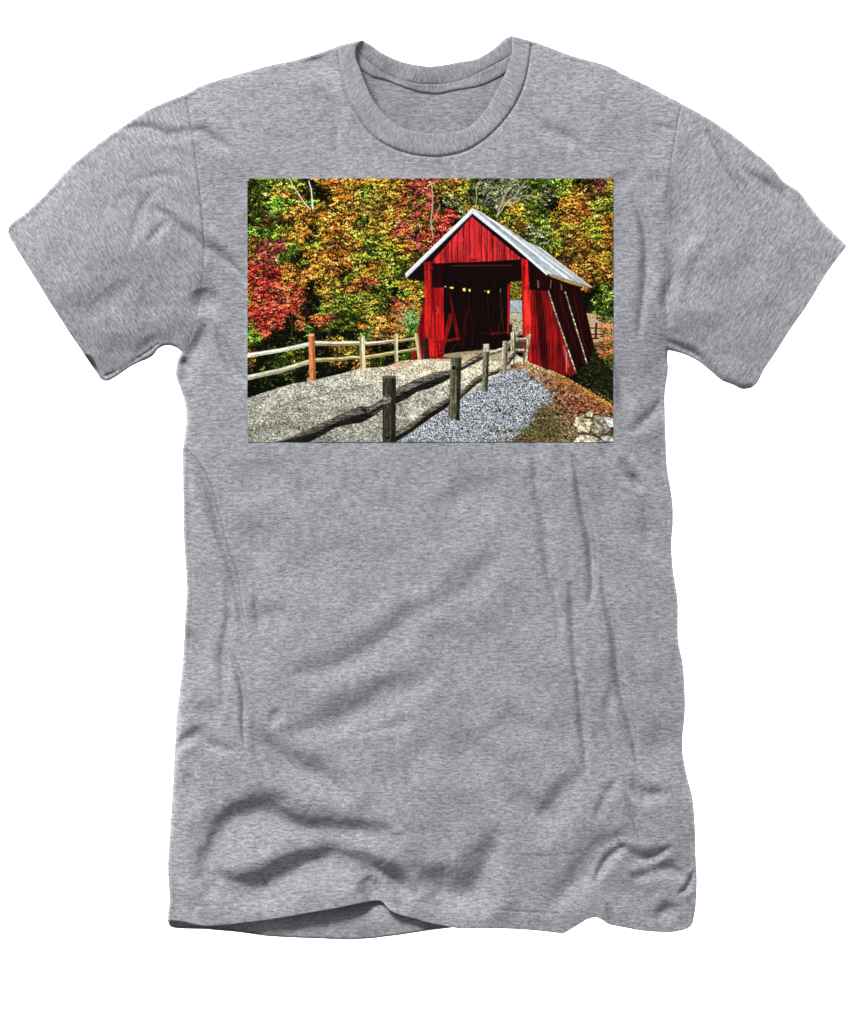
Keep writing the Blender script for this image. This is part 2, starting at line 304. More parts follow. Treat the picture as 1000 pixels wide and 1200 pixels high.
L_all = cat(sp(SEAM_L), sp(SIDE_L)); R_all = cat(sp(SEAM_R), sp(SIDE_R))
Tf = cat(sp(T_LEFT), sp(NECK_OUT), sp(T_RIGHT))
Tb = cat(sp(T_LEFT), sp([(396,54),(404,52),(412,52)], 3), sp([(412,52)] + NECK_SEAM[1:-1] + [(608,50)]), sp([(608,50),(616,46.5),(623,48)], 3), sp(T_RIGHT))
P, Fc, U = panel('front_panel', Tf, sp(HEM_F), L_all, R_all, 440, 700, HF, -1, M_J, shirt, edge=.22)
front = mesh_obj('front_panel', P, Fc, M_J, shirt, U)
P, Fc, U = panel('back_panel', Tb, sp(HEM_B), L_all, R_all, 260, 380, HB, 1, M_IN, shirt, edge=.22)
back = mesh_obj('back_panel', P, Fc, M_IN, shirt, U)

def sleeve(top, cuff, under, seam, ang, cuff_front=None):
    t, c, u_, s = sp(top), sp(cuff), sp(under), sp(seam)
    a = panel('', t, u_, s, sp(cuff_front) if cuff_front else c, 170, 220, HF, -1, M_J, shirt, ang, ('R',), wt=(1, 1), wb=(1, 1), wl=(1, 1), wr=(1, 1))
    b_ = panel('', t, u_, s, c, 90, 120, HB, 1, M_J, shirt, ang, ('R',), wt=(1, 1), wb=(1, 1), wl=(1, 1), wr=(1, 1))
    P = np.vstack([a[0], b_[0]]); Fc = np.vstack([a[1], b_[1] + len(a[0])]); U = np.vstack([a[2], b_[2]])
    return mesh_obj('sleeve', P, Fc, M_J, shirt, U)
sl = sleeve(SLV_TOP_L, CUFF_L, UNDER_L, SEAM_L, math.radians(57), CUFF_L[:-3] + [(68,368),(96,410),(107,417),(113,427),(116.5,437),(118,444)])
sr = sleeve(SLV_TOP_R, CUFF_R, UNDER_R, SEAM_R, math.radians(-57))

# ribbed collar: front band and back band, one loop
def band(A, B, n, k, off, sign, Hm, bulge, wA=(1, 1), wB=(1, 1)):
    a = sample(A, np.linspace(0, 1, n), *wA); b_ = sample(B, np.linspace(0, 1, n), *wB)
    v = np.linspace(0, 1, k)[:, None, None]; g = a[None] * (1 - v) + b_[None] * v
    arc = np.concatenate([[0], np.cumsum(np.hypot(*np.diff(a, axis=0).T))])
    h = samp(Hm, g); bu = bulge * np.sqrt(np.clip(1 - (2 * v[..., 0] - 1) ** 4, 0, 1))
    ends = np.clip(np.minimum(np.arange(n), n - 1 - np.arange(n)) / 12, 0, 1)[None]
    P = to3(g, sign * (h + off) - (bu if sign < 0 else bu * 1.0))
    w = np.hypot(*(b_ - a).T)[None] * v[..., 0]
    U = np.stack([w * 1.0 + 0 * arc[None], np.broadcast_to(arc[None], w.shape)], -1).reshape(-1, 2)
    return P - OFF, grid_faces(n, k, flip=sign > 0), U
no = sp([(394.5,54.5)] + NECK_OUT[1:-1] + [(624,48.5)]); ni = sp(NECK_IN)
a = band(no, ni, 420, 26, 0.2, -1, HF, 1.5)
# back part of the band, seen from inside
b_ = band(sp(NECK_BACK), sp(NECK_SEAM), 260, 14, -1.0, 1, HB, 1.2)
# inward return of the front band so its inner lip has thickness
lip = sample(ni, np.linspace(0, 1, 420)); lp = [to3(lip, -(samp(HF, lip) + .2)) - OFF, to3(lip, -(samp(HF, lip) - 1.6).clip(0)) - OFF]
lo = lip + (sample(no, np.linspace(0, 1, 420)) - lip) * .5; lp.append(to3(lo, -(samp(HF, lo) - 2.2).clip(0)) - OFF)
lP = np.vstack(lp); lF = grid_faces(420, 3); lU = np.tile(np.stack([np.zeros(420), np.arange(420.)], 1), (3, 1))
P = np.vstack([a[0], b_[0], lP]); Fc = np.vstack([a[1], b_[1] + len(a[0]), lF + len(a[0]) + len(b_[0])]); U = np.vstack([a[2], b_[2], lU])
collar = mesh_obj('collar', P, Fc, M_RIB, shirt, U)
t = band(sp(NECK_SEAM), sp(TAPE_LOW), 240, 10, -1.5, 1, HB, .9)
tape = mesh_obj('neck_tape', t[0], t[1], M_IN, collar, t[2])

def stitches(name, curves, parent, Hm, sign, lift, step=3.4, ln=2.2, r=.42):
    Ps, Fs = [], []; n = 0
    for c in curves:
        c = sp(c); L = np.hypot(*np.diff(c, axis=0).T).sum(); s = np.arange(0, L - ln, step)
        for q in s:
            pa, pb = sample(c, np.array([q / L, (q + ln) / L])); d = (pb - pa) / (np.hypot(*(pb - pa)) + 1e-9); nn = np.array([-d[1], d[0]]) * r
            pm = (pa + pb) / 2
            quad = np.array([pa, pm + nn, pb, pm - nn, pm]); h = samp(Hm, quad)
            dep = sign * h - lift; dep[4] -= r
            P = to3(quad, dep) - OFF; Ps.append(P); Fs += [[n, n + 1, n + 4], [n + 1, n + 2, n + 4], [n + 2, n + 3, n + 4], [n + 3, n, n + 4]]; n += 5
    return mesh_obj(name, np.vstack(Ps), Fs, M_TH, parent)
def shift(c, dy): return [(x, y + dy) for x, y in c]
stitches('stitching', [shift(NECK_SEAM[1:-1], .5)], tape, HB, 1, 3.7, 2.8, 1.7, .4)
stitches('stitching', [HEMLINE], front, HF, -1, .25, 3.2, 2, .35); stitches('stitching', [HEMLINE2], front, HF, -1, .25, 3.2, 2, .35)

# ------------------------------------------------------------------ the printed picture, drawn stroke by stroke
PX0, PY0, PX1, PY1 = 290, 209, 719, 518
Q = 2; W, H = (PX1 - PX0) * Q, (PY1 - PY0) * Q
img = np.zeros((H, W, 3), np.float32)
def C(*c): return np.array(c, np.float32) / 255
def fill(pts, col, a=1.0, tex=None, soft=0):
    p = (np.array(pts, float) - (PX0, PY0)) * Q
    x0, x1 = int(max(p[:, 0].min() - 1, 0)), int(min(p[:, 0].max() + 2, W)); y0, y1 = int(max(p[:, 1].min() - 1, 0)), int(min(p[:, 1].max() + 2, H))
    if x1 <= x0 or y1 <= y0: return
    acc = np.zeros((y1 - y0, x1 - x0), np.float32)
    for oy in (.17, .5, .83):
        for ox in (.17, .5, .83):
            X = np.arange(x0, x1)[None] + ox; Y = np.arange(y0, y1)[:, None] + oy; ins = np.zeros(acc.shape, bool)
            for i in range(len(p)):
                (ax, ay), (bx_, by) = p[i], p[(i + 1) % len(p)]
                if ay == by: continue
                cnd = (ay > Y) != (by > Y)
                ins ^= cnd & (X < (bx_ - ax) * (Y - ay) / (by - ay) + ax)
            acc += ins
    acc *= a / 9
    c = np.asarray(col, np.float32); reg = img[y0:y1, x0:x1]
    src = np.broadcast_to(c, reg.shape) if c.ndim == 1 else c[y0:y1, x0:x1]
    if tex is not None: src = src * tex[y0:y1, x0:x1, None]
    reg += (src - reg) * acc[..., None]
def line(pts, w, col, a=1.0, tex=None, jit=0):
    p = np.array(pts, float); w = np.atleast_1d(w).astype(float)
    if len(w) == 1: w = np.full(len(p), w[0])
    if jit: p = p + rng.normal(0, jit, p.shape)
    for i in range(len(p) - 1):
        d = p[i + 1] - p[i]; n = np.array([-d[1], d[0]]) / (np.hypot(*d) + 1e-9); e = d / (np.hypot(*d) + 1e-9) * .15
        fill([p[i] - e + n * w[i] / 2, p[i + 1] + e + n * w[i + 1] / 2, p[i + 1] + e - n * w[i + 1] / 2, p[i] - e - n * w[i] / 2], col, a, tex)
def nt2(cx, cy, seed):          # stretched noise on the picture
    r = np.random.default_rng(seed); gh, gw = int(H / cy) + 3, int(W / cx) + 3; g = r.standard_normal((gh, gw)).astype(np.float32)
    y = np.arange(H) / cy; x = np.arange(W) / cx; yi = y.astype(int); xi = x.astype(int); fy = (y - yi)[:, None]; fx = (x - xi)[None]
    return (g[yi][:, xi] * (1 - fx) + g[yi][:, xi + 1] * fx) * (1 - fy) + (g[yi + 1][:, xi] * (1 - fx) + g[yi + 1][:, xi + 1] * fx) * fy
PAL = {
 'G': [(58,78,22),(84,102,30),(40,58,18),(112,124,44),(26,38,14)],
 'g': [(104,146,46),(132,170,68),(76,118,36),(160,186,92),(46,72,24)],
 'Y': [(184,150,54),(154,126,42),(212,182,92),(120,108,36),(84,78,28)],
 'y': [(158,164,56),(128,142,48),(190,192,94),(98,110,34),(62,74,24)],
 'O': [(216,138,56),(196,118,46),(228,166,84),(166,102,38),(112,76,28)],
 'o': [(234,148,66),(220,130,54),(242,174,100),(200,112,46),(146,90,36)],
 'B': [(128,98,42),(100,78,34),(160,124,62),(70,56,24),(44,38,16)],
 'R': [(190,56,50),(212,84,68),(150,38,38),(222,110,84),(90,26,26)],
 'r': [(212,104,66),(222,130,84),(180,76,46),(190,60,50),(120,56,30)],
 'P': [(164,66,64),(186,92,84),(130,46,46),(200,130,108),(76,32,30)],
 'D': [(14,18,8),(26,32,12),(8,10,5),(48,56,22),(18,18,10)],
 'W': [(132,136,98),(92,98,54),(170,172,142),(62,70,34),(40,46,22)],
 'M': [(80,38,40),(110,58,52),(52,28,28),(76,60,30),(36,24,18)],
 'T': [(150,120,90),(170,140,104),(120,92,64),(190,160,124),(90,66,44)],
}
# foliage colours of the picture, one letter of the palette per patch, rows from the top
ROWS = [row.split() for row in (
 'G y y y y D O o O O Y O B P P Y O Y G W W W G G g y D M Y',
 'G G Y O B D D O Y y Y Y O P P B Y y D W W W G W W y B M Y',
 'G G g g y g O Y B Y B Y r B P D W Y G W W Y G G D O O y y',
 'D G M Y o O o O O G Y O O B R R D G G G G Y G g Y o y Y O',
 'g g y Y O D Y O y Y Y o P r P R Y y Y Y Y B W W y B Y y O',
 'B P P g G y Y B O y G Y O P r B Y G G G G G W G Y B O Y O',
 'P P P G D O o O B y y y y B G Y y Y Y G G G G G G B B O Y',
 'R R R o o o O D y Y O y G O O Y Y Y G G G G G G B B O B O',
 'R R r O O D Y Y o r y G Y Y y Y D D D D D D G G D B O B B',
 'y R R r R D Y y y y G D y Y Y D D D D D D D D D D D D D g',
 'Y R R R R D y G G Y G B r O D D D D D Y D D D D D D D g G',
 'G R R D r D R G G O o o r D g D D D D D B D D D D D D g o',
 'g R D D D g D D D g O O O g g G D D D D B D D D D D D g O',
 'B D D G G D D Y G B D D D g g G D D D D D D D D D D D D o',
 'B D G G G D D B D O G D G G D D D D D D D D D D D D D D O',
 'D D G G D D D D D D D D D D D D D D D D D D D D D D D D g',
 'D D D D D D D D D D D D D D D D D D D D D D D D D D D D G')]
clump = np.tanh(1.1 * (0.7 * nt2(24, 12, 11) + .7 * nt2(10, 6, 12)))
for r_ in range(len(ROWS)):
    for c_ in range(29):
        col = np.mean([C(*k) for k in PAL[ROWS[r_][c_]]], 0) * .34
        xa, ya = (285 + 15 * c_ - PX0) * Q, (205 + 15 * r_ - PY0) * Q
        img[max(ya, 0):max(ya + 15 * Q, 0), max(xa, 0):max(xa + 15 * Q, 0)] = col
img *= (1 + .3 * nt2(5, 4, 5))[..., None].clip(.3, 2)
LEAF = [np.array([(-1, 0), (-.25, -.55), (.9, -.1), (.2, .5)]), np.array([(-1, .1), (-.1, -.7), (1, .1), (0, .35)]), np.array([(-.9, -.2), (.1, -.5), (.8, .3), (-.3, .6)])]
def dab(x, y, sz, a_, col, k=0):
    ca, sa = math.cos(a_) * sz * Q, math.sin(a_) * sz * Q; L_ = LEAF[k]
    p = np.stack([L_[:, 0] * ca - L_[:, 1] * sa + (x - PX0) * Q, L_[:, 0] * sa + L_[:, 1] * ca + (y - PY0) * Q], 1)
    x0, x1 = int(max(p[:, 0].min(), 0)), int(min(p[:, 0].max() + 1, W)); y0, y1 = int(max(p[:, 1].min(), 0)), int(min(p[:, 1].max() + 1, H))
    if x1 <= x0 or y1 <= y0: return
    X = np.arange(x0, x1)[None] + .5; Y = np.arange(y0, y1)[:, None] + .5; ins = np.ones((y1 - y0, x1 - x0), bool)
    for q in range(4):
        (ax, ay), (bx_, by) = p[q], p[(q + 1) % 4]; ins &= ((bx_ - ax) * (Y - ay) - (by - ay) * (X - ax)) >= 0
    if not ins.any() and x1 - x0 > 0: ins[(y1 - y0) // 2, (x1 - x0) // 2] = True
    img[y0:y1, x0:x1][ins] = col
NL = 62000
lx = rng.uniform(PX0 - 1, PX1 + 1, NL); ly = rng.uniform(PY0 - 1, 470, NL)
warpx, warpy = 9 * nt2(26, 22, 13) + 3 * nt2(9, 9, 14), 8 * nt2(26, 22, 15) + 3 * nt2(9, 9, 16)
MIXIN = {'O': 'YYBG', 'o': 'OYO', 'Y': 'OyBG', 'y': 'YGg', 'G': 'yYGD', 'g': 'yGG', 'B': 'OYGM', 'R': 'PrrDOB', 'r': 'ORB', 'P': 'BBGYOOGyB', 'D': 'GDD', 'W': 'GWy', 'M': 'BG', 'T': 'B'}
for i in range(NL):
    xi = int(np.clip((lx[i] - PX0) * Q, 0, W - 1)); yi = int(np.clip((ly[i] - PY0) * Q, 0, H - 1))
    qx = lx[i] + warpx[yi, xi] * .8 + rng.normal(0, 2.5); qy = ly[i] + warpy[yi, xi] * .8 + rng.normal(0, 2.2)
    key = ROWS[int(np.clip((qy - 205) // 15, 0, 16))][int(np.clip((qx - 285) // 15, 0, 28))]
    if rng.random() < .24: key = random.choice(MIXIN[key])
    cl = clump[yi, xi]
    k = min(4, max(0, int(abs(rng.normal(0, 1.3)) + (cl < -.5))))
    br = np.clip(1.04 + .30 * cl + rng.normal(0, .24), .10, 1.6)
    if rng.random() < .16 + (.25 if cl < -.45 else 0): br *= .2
    dab(lx[i], ly[i], rng.uniform(.5, 1.45), rng.uniform(-.9, .5), np.clip(C(*PAL[key][k]) * br, 0, 1), i % 3)
NC = 5200
for i in range(NC):
    cx_, cy_ = rng.uniform(PX0, PX1), rng.uniform(PY0, 440)
    xi = int(np.clip((cx_ - PX0) * Q, 0, W - 1)); yi = int(np.clip((cy_ - PY0) * Q, 0, H - 1))
    qx = cx_ + warpx[yi, xi] * .8; qy = cy_ + warpy[yi, xi] * .8
    key = ROWS[int(np.clip((qy - 205) // 15, 0, 16))][int(np.clip((qx - 285) // 15, 0, 28))]
    if key == 'D' and rng.random() < .75: continue
    if rng.random() < .22: key = random.choice(MIXIN[key])
    rx, ry = rng.uniform(1.8, 5.0), rng.uniform(1.0, 2.5); tl = rng.uniform(-.5, .35); k0 = random.choice([0, 0, 1, 1, 2, 3])
    base = C(*PAL[key][k0]) * np.clip(1.12 + .22 * clump[yi, xi] + rng.normal(0, .14), .4, 1.5)
    n_ = int(rx * ry * 2.0)
    for q in range(n_ // 2 + 1):
        a, b_ = rng.normal(0, .55, 2); dab(cx_ + a * rx, cy_ + a * rx * tl + ry * 1.15 + b_ * ry * .4, rng.uniform(.5, 1.2), rng.uniform(-.9, .5), C(24, 24, 10) * rng.uniform(.3, 1.8), q % 3)
    for q in range(n_):
        a, b_ = rng.normal(0, .5, 2); dab(cx_ + a * rx, cy_ + a * rx * tl + b_ * ry, rng.uniform(.55, 1.25), rng.uniform(-.9, .5), np.clip(base * (1.05 - .25 * b_) * rng.uniform(.75, 1.3), 0, 1), q % 3)
# dark hollows between the crowns
for (x, y, rx, ry) in [(358,226,9,8),(371,226,5,6),(342,262,9,6),(392,247,8,4),(332,300,8,3),(318,324,9,3),(345,325,5,5),(385,317,5,6),(322,344,4,4),(368,347,7,3),(425,335,10,7),(487,274,7,5),(430,310,6,5),(440,340,8,5),(345,375,12,8),(340,398,22,10),(375,405,12,8),(395,392,10,8),(455,390,12,7),(442,400,8,6),(350,430,18,10),(385,432,16,6),(320,445,24,8),(300,460,12,8),(410,425,10,5),(440,420,6,4),(690,222,8,5),(640,243,8,8),(652,262,6,4),(700,392,5,6),(703,430,14,10),(695,350,10,5),(712,445,8,8),(660,300,7,5),(590,245,6,5),(548,235,5,6),(464,300,6,5),(450,360,7,4)]:
    for k in range(int(rx * ry * 1.3)):
        t_ = rng.normal(0, .5, 2); x_, y_ = x + t_[0] * rx, y + t_[1] * ry; s_ = rng.uniform(.6, 1.7)
        dab(x_, y_, s_, rng.uniform(-1, 1), C(14, 16, 8) * rng.uniform(.4, 1.6), k % 3)
img[...] = np.clip(img * 1.0, 0, 1)
# trunks and bare twigs
bark = C(196, 190, 168); pale = C(222, 218, 200)
line([(339,209),(345,220),(352,230),(358,239),(364,245)], [1, 1.2, 1.3, 1.4, 1.6], pale, .9); line([(362,212),(365,222),(366,232),(367,245)], [1.2, 1.5, 1.6, 2], pale, .95)
line([(506,214),(507,230),(507,245),(505,258),(506,268)], [1, 1.4, 1.5, 1.6, 1.8], C(176,170,140), .9); line([(516,240),(512,250),(507,260)], [1, 1, 1.3], C(180,174,150), .85); line([(506,268),(508,282)], [1.6, 1], C(190,176,150), .8)
for pts in ([(290,262),(300,255),(312,244),(322,236)], [(290,254),(297,240),(304,226),(310,213)], [(293,240),(294,220),(293,209)]): line(pts, [1.6, 1.2, 1, .7], C(22, 18, 12), .9)
line([(582,255),(586,243),(592,228),(600,215)], [2.4, 1.8, 1.4, 1], C(170,170,130), .9); line([(584,252),(592,240),(604,229),(616,213)], [1.6, 1.3, 1.1, .8], C(186,184,158), .9); line([(557,243),(559,232),(558,222),(563,212)], [1.2, 1.1, .9, .8], C(190,190,168), .85)
line([(606,231),(618,229),(630,229),(640,227)], .8, C(160,164,120), .8)
for k in range(230):
    x_, y_ = rng.normal(585, 26), rng.uniform(210, 243)
    if x_ < 540 or x_ > 645: continue
    a_ = rng.choice([-1.1, -.8, -2.2, -.4]) + rng.normal(0, .25); l_ = rng.uniform(3, 8)
    line([(x_, y_), (x_ + l_ * math.cos(a_), y_ + l_ * math.sin(a_))], .55, C(198, 198, 176) * rng.uniform(.6, 1.1), .75)
for x_ in (386, 388, 343): line([(x_, 360), (x_ - 1, 398)], .8, C(120,118,84), .55)
for k in range(16):
    x_ = rng.uniform(430, 460); line([(x_, 400), (x_ + rng.normal(0, 5), 384)], .6, C(116,104,80), .5)
# pale bush by the barn
for k in range(520):
    x_, y_ = rng.normal(482, 8), rng.normal(374, 9)
    if x_ > 497 - (y_ - 360) * .2: continue
    s_ = rng.uniform(.6, 1.3); cc = random.choice([(150,196,120),(120,172,92),(186,214,150),(70,120,50),(40,70,30)])
    fill([(x_ - s_, y_), (x_, y_ - s_ * .7), (x_ + s_, y_), (x_, y_ + s_ * .7)], C(*cc), .95)

grain = 1 + .10 * nt2(1.6, 1.6, 21) + .07 * nt2(3, 3, 22)
planks_v = 1 + .17 * nt2(3.2, 70, 23) + .14 * nt2(1.7, 26, 24) + .08 * nt2(2, 3, 25) + .10 * nt2(14, 22, 28)
planks_h = 1 + .20 * nt2(30, 1.6, 26) + .14 * nt2(9, 1.4, 27)
# far bank with its brown fence, right of the barn
fill([(684,366),(719,372),(719,402),(690,402),(688,380)], C(188,160,128), 1, grain); fill([(690,402),(719,398),(719,415),(694,412)], C(150,104,76), 1, grain)
line([(690,384),(714,385)], 1.3, C(64,34,28)); line([(692,392),(712,391)], 1.4, C(64,34,28)); line([(692,397),(702,396)], 2, C(60,30,24)); line([(699,378),(698,397)], 2.6, C(70,34,26))
for k in range(2600):
    x_, y_ = rng.uniform(690, 720), rng.uniform(360, 470)
    if x_ < 694 + abs(y_ - 415) * .12 or (y_ < 404 and x_ < 704 + 2 * math.sin(y_) and y_ > 374): continue
    s_ = rng.uniform(.7, 1.5); pal = [(214,130,60),(232,158,92),(196,96,56)] if (378 < y_ < 420 and x_ > 700 and rng.random() < .5 + .3 * math.sin(y_ * .4)) else [(70,110,40),(100,140,52),(30,46,20),(14,18,10),(14,18,10)]
    fill([(x_ - s_, y_), (x_, y_ - s_ * .6), (x_ + s_, y_), (x_, y_ + s_ * .6)], C(*random.choice(pal)), .95)
# ---- ground
def sstep0(a, b, x):
    t_ = np.clip((x - a) / (b - a), 0, 1); return t_ * t_ * (3 - 2 * t_)
road = np.ones((H, W, 3), np.float32) * C(184, 182, 168)
g1 = nt2(1.6, 1.05, 31); g2 = nt2(4, 2.2, 32); g3 = nt2(60, 10, 33); g4 = nt2(24, 9, 34)
yy = (np.arange(H) / Q + PY0)[:, None]; xx = (np.arange(W) / Q + PX0)[None]
cream = sstep0(470, 425, yy) * sstep0(380, 470, xx)
road = road * (1 - .12 * sstep0(430, 500, yy))[..., None]; road = road + (C(206, 192, 162) - road) * (cream * .75)[..., None]
lum = 1 + .33 * g1 + .12 * g2 + .06 * g3 + .07 * g4 - .0016 * np.clip(yy - 440, 0, 80) * (xx < 480)
road *= lum[..., None]
fill([(288,466.5),(300,463),(325,455),(345,449),(366,445.5),(400,438),(421,431.5),(440,430.5),(453,429.5),(470,423),(500,420.5),(520,418),(600,412),(622,425),(700,520),(288,520)], road)
fill([(449,430),(458,426),(468,424),(480,424),(486,428),(470,430)], C(176,122,98), .45, grain)
fill([(505,418),(530,413.5),(575,409),(600,408),(604,422),(585,420),(540,424),(505,423)], C(178,158,132), .85, grain)
fill([(504,419),(522,418),(545,420),(520,420.5)], C(60,44,36), .7)
# long grey wheel marks
for pts, w_ in (([(318,480),(345,470),(375,463),(440,452)], 3), ([(310,486),(328,484),(345,482)], 2), ([(300,505),(340,495),(380,482)], 3), ([(410,455),(470,446),(520,442)], 2)): line(pts, w_, C(92, 92, 82), .28, grain)
def sstep(a, b, x):
    t_ = np.clip((x - a) / (b - a), 0, 1); return t_ * t_ * (3 - 2 * t_)
def lay(colour, mask): img[...] = img + (colour - img) * mask[..., None]
def mottled(cols, cx, cy, seed, gain=.25):       # litter of several colours, picked by noise
    n = nt2(cx, cy, seed) + .5 * nt2(cx * 2.5, cy * 2.5, seed + 1); k = np.clip(((n * .42 + .5) * len(cols)).astype(int), 0, len(cols) - 1)
    return np.array([C(*c) for c in cols], np.float32)[k] * (1 + gain * nt2(1.5, 1.3, seed + 2))[..., None]
ridge = lambda x: np.interp(x, [560, 590, 603, 615, 628, 645, 665, 684, 700, 719], [470, 432, 425, 423.5, 425.5, 432.5, 442, 453, 462.5, 474])
rough = 5 * nt2(8, 4, 46) + 4 * nt2(20, 9, 47) + 6 * nt2(1.8, 1.5, 48)
bank = (yy > ridge(xx)) * 1.0
chips = mottled([(46,50,54),(112,118,126),(168,174,180),(216,220,222),(144,150,158),(84,90,96)], 1.8, 1.3, 41, .3)
soil = mottled([(44,28,20),(104,60,40),(156,94,66),(196,132,96),(130,76,52),(222,176,130)], 3.2, 1.7, 43, .3)
tan = mottled([(150,124,84),(206,184,138),(226,206,160),(186,156,108),(120,92,60)], 2.4, 1.8, 145)
gold = mottled([(96,60,36),(176,116,66),(214,150,84),(226,180,96),(140,84,50)], 2.4, 1.8, 148)
moss = mottled([(34,36,22),(78,86,44),(112,116,62),(156,148,108),(66,72,36),(110,88,62),(60,44,30)], 2.6, 1.9, 151)
lit = mottled([(34,28,20),(92,74,48),(150,130,94),(196,184,156),(120,100,70)], 2.6, 1.9, 154)
soil = soil * .84; lay(soil, bank * sstep(588, 604, xx))
gold = gold * .9; tan = tan * .92; moss = moss * .88; lit = lit * .9; lay(gold, bank * sstep(13, 3, yy - ridge(xx) + rough * .5) * sstep(630, 665, xx))
edge_x = np.interp(yy, [424, 440, 455, 470, 485, 500, 518], [602, 622, 642, 646, 622, 618, 594]); u_ = xx - edge_x + rough * .9
lay(tan, bank * sstep(-12, 10, u_) * sstep(448, 436, yy + rough * .4) * sstep(665, 640, xx))
lay(moss, (.55 + .45 * (rough > -1)) * bank * sstep(-8, 6, u_) * sstep(452, 462, yy) * sstep(1, -5, (xx - 630) - (yy - 452) * .72 + rough * .7))
lay(lit, bank * sstep(-6, 6, (xx - 626) - (yy - 452) * .72 + rough * .8) * sstep(12, 0, (xx - 640) - (yy - 452) * .80 + rough) * sstep(450, 460, yy) * .8)
lay(lit, bank * sstep(492, 505, yy + rough * .6) * sstep(640, 660, xx) * .8)
lay(chips, sstep(3, -4, u_) * sstep(-3, 3, yy - (520 - (xx - 462) * .665)) * (yy > 432) )
lay(moss * 1.05, sstep(503, 510, yy + rough * .5 - 4 * (xx > 600)) * sstep(572, 592, xx) * sstep(672, 652, xx) * .5 * (rough > -4))
img[...] = img.clip(0, 1)
def speck(n, x0, x1, y0, y1, cols, cond, s=(.5, 1.2)):
    for k in range(n):
        x_, y_ = rng.uniform(x0, x1), rng.uniform(y0, y1)
        if not cond(x_, y_): continue
        dab(x_, y_, rng.uniform(*s), rng.uniform(-.4, .6), C(*random.choice(cols)), k % 3)
speck(260, 590, 650, 438, 480, [(24,24,20),(50,50,40),(40,44,24)], lambda x, y: abs((y - 440) - (x - 585) * .6 - rng.normal(0, 2)) < 2, (.6, 1.5))
speck(120, 640, 665, 455, 480, [(24,20,16),(50,40,30)], lambda x, y: abs((y - 458) - (x - 640) * .8) < 2.4, (.6, 1.4))
speck(90, 574, 600, 478, 486, [(30,32,36),(60,64,70)], lambda x, y: True, (.5, 1.1))
speck(160, 575, 660, 500, 506, [(30,36,18),(70,96,36)], lambda x, y: True, (.6, 1.3))
speck(120, 608, 640, 500, 512, [(86,130,40),(110,150,56),(60,90,34)], lambda x, y: abs(y - 500 - (x - 608) * .35) < 4, (.6, 1.2))
speck(160, 690, 719, 455, 474, [(226,190,80),(236,206,100),(120,110,40)], lambda x, y: abs(y - ridge(x)) < 5, (.6, 1.3))
speck(2600, 290, 560, 424, 518, [(214,210,194),(190,186,170),(78,78,68),(52,52,46),(96,96,84)], lambda x, y: y > np.interp(x, [290, 345, 421, 500, 600], [468, 451, 434, 424, 416]) and y < 520 - (x - 462) * .665, (.45, .9))
speck(1500, 470, 625, 436, 518, [(228,232,238),(206,212,222),(48,50,58),(34,36,42)], lambda x, y: y > 520 - (x - 464) * .65 and x < np.interp(y, [424, 455, 470, 500, 518], [600, 626, 632, 614, 590]), (.45, .95))
# rocks
rk = 1 + .24 * nt2(6, 4, 51) + .16 * nt2(2, 2, 52)
fill([(676,491),(690,487),(706,488),(719,491),(719,518),(680,518),(676,500)], C(78,62,46), .7, 1 + .4 * nt2(2.4, 2, 53))
for pts, c0 in (([(675,489),(681,488),(684,490),(692,491),(695,497),(692,501),(690,508),(684,505),(678,508),(677,501),(672,497)], (206,196,166)), ([(686,484),(691,481.5),(695,484),(694,488),(688,488)], (206,200,176)), ([(694,492),(697,486),(704,487),(709,490),(713,496),(716,502),(711,507),(705,507),(702,511),(697,507),(694,508),(692,500)], (146,142,124)), ([(707,488),(719,490),(719,500),(714,500),(709,493)], (222,228,232)),
                ([(680,509.5),(690,509),(702,514),(708,518),(671,518),(676,513)], (206,198,172)), ([(704,512),(712,510),(719,512),(719,517),(708,517)], (180,182,178)), ([(669,499),(673,500.5),(674,505),(670,506)], (150,136,108))):
    fill(pts, C(*c0), 1, rk)
for pts in ([(694,488),(696,497),(692,506),(688,509)], [(676,507),(688,509),(700,512),(712,510)], [(707,490),(713,500),(717,503)]): line(pts, 1.0, C(40,34,26), .6)
speck(230, 668, 719, 484, 518, [(54,42,28),(120,96,66),(30,24,18)], lambda x, y: (x < 677 or y < 489 or rng.random() < .12), (.6, 1.3))
line([(678,492),(684,495),(688,503)], .9, C(110,98,76), .7); line([(700,492),(706,498),(708,506)], 1.2, C(70,66,54), .7); line([(698,496),(703,501)], 2.5, C(206,202,180), .7)

# ---- covered bridge
red = C(176, 30, 34); dred = C(104, 14, 16)
# left outer wall flaring to the ground, then the portal
fill([(497,352),(501,360),(512,340),(520,420),(484,421),(483,418),(487,398),(492,375)], C(128,18,22), 1, planks_v)
for x_ in (488, 492, 495.5): line([(x_ + (497 - x_) * .75, 368), (x_, 419)], .8, C(56,8,10), .8)
fill([(500,306),(612,302),(612,330),(616,410),(600,412),(560,408),(525,414),(506,420),(500,360)], C(17, 8, 8), 1, planks_v)
# rafters and inside planks
for k in range(7): line([(508, 312 + k * 3), (610, 311 + k * 2.6)], .8, C(52, 14, 14), .5)
line([(530,311.5),(600,311)], 1, C(104,50,34), .8)
for k in range(26):
    x_ = 520 + k * 3.4; line([(x_, 328), (x_ + .6, 405)], 1, C(40, 10, 11) * rng.uniform(.4, 1.3), .5)
fill([(505,310),(520,310),(520,338),(505,338)], C(34,8,8), 1, planks_v)
fill([(505.5,337.5),(520,337),(520.5,414),(512,417),(507,400)], C(158,26,28), 1, planks_v)
for x_ in (509, 513.3, 517): line([(x_, 338), (x_ + .8, 415)], .7, C(96,12,14), .8)
line([(512.5,359),(514,364),(512.5,368)], 1, C(206,110,104), .6)
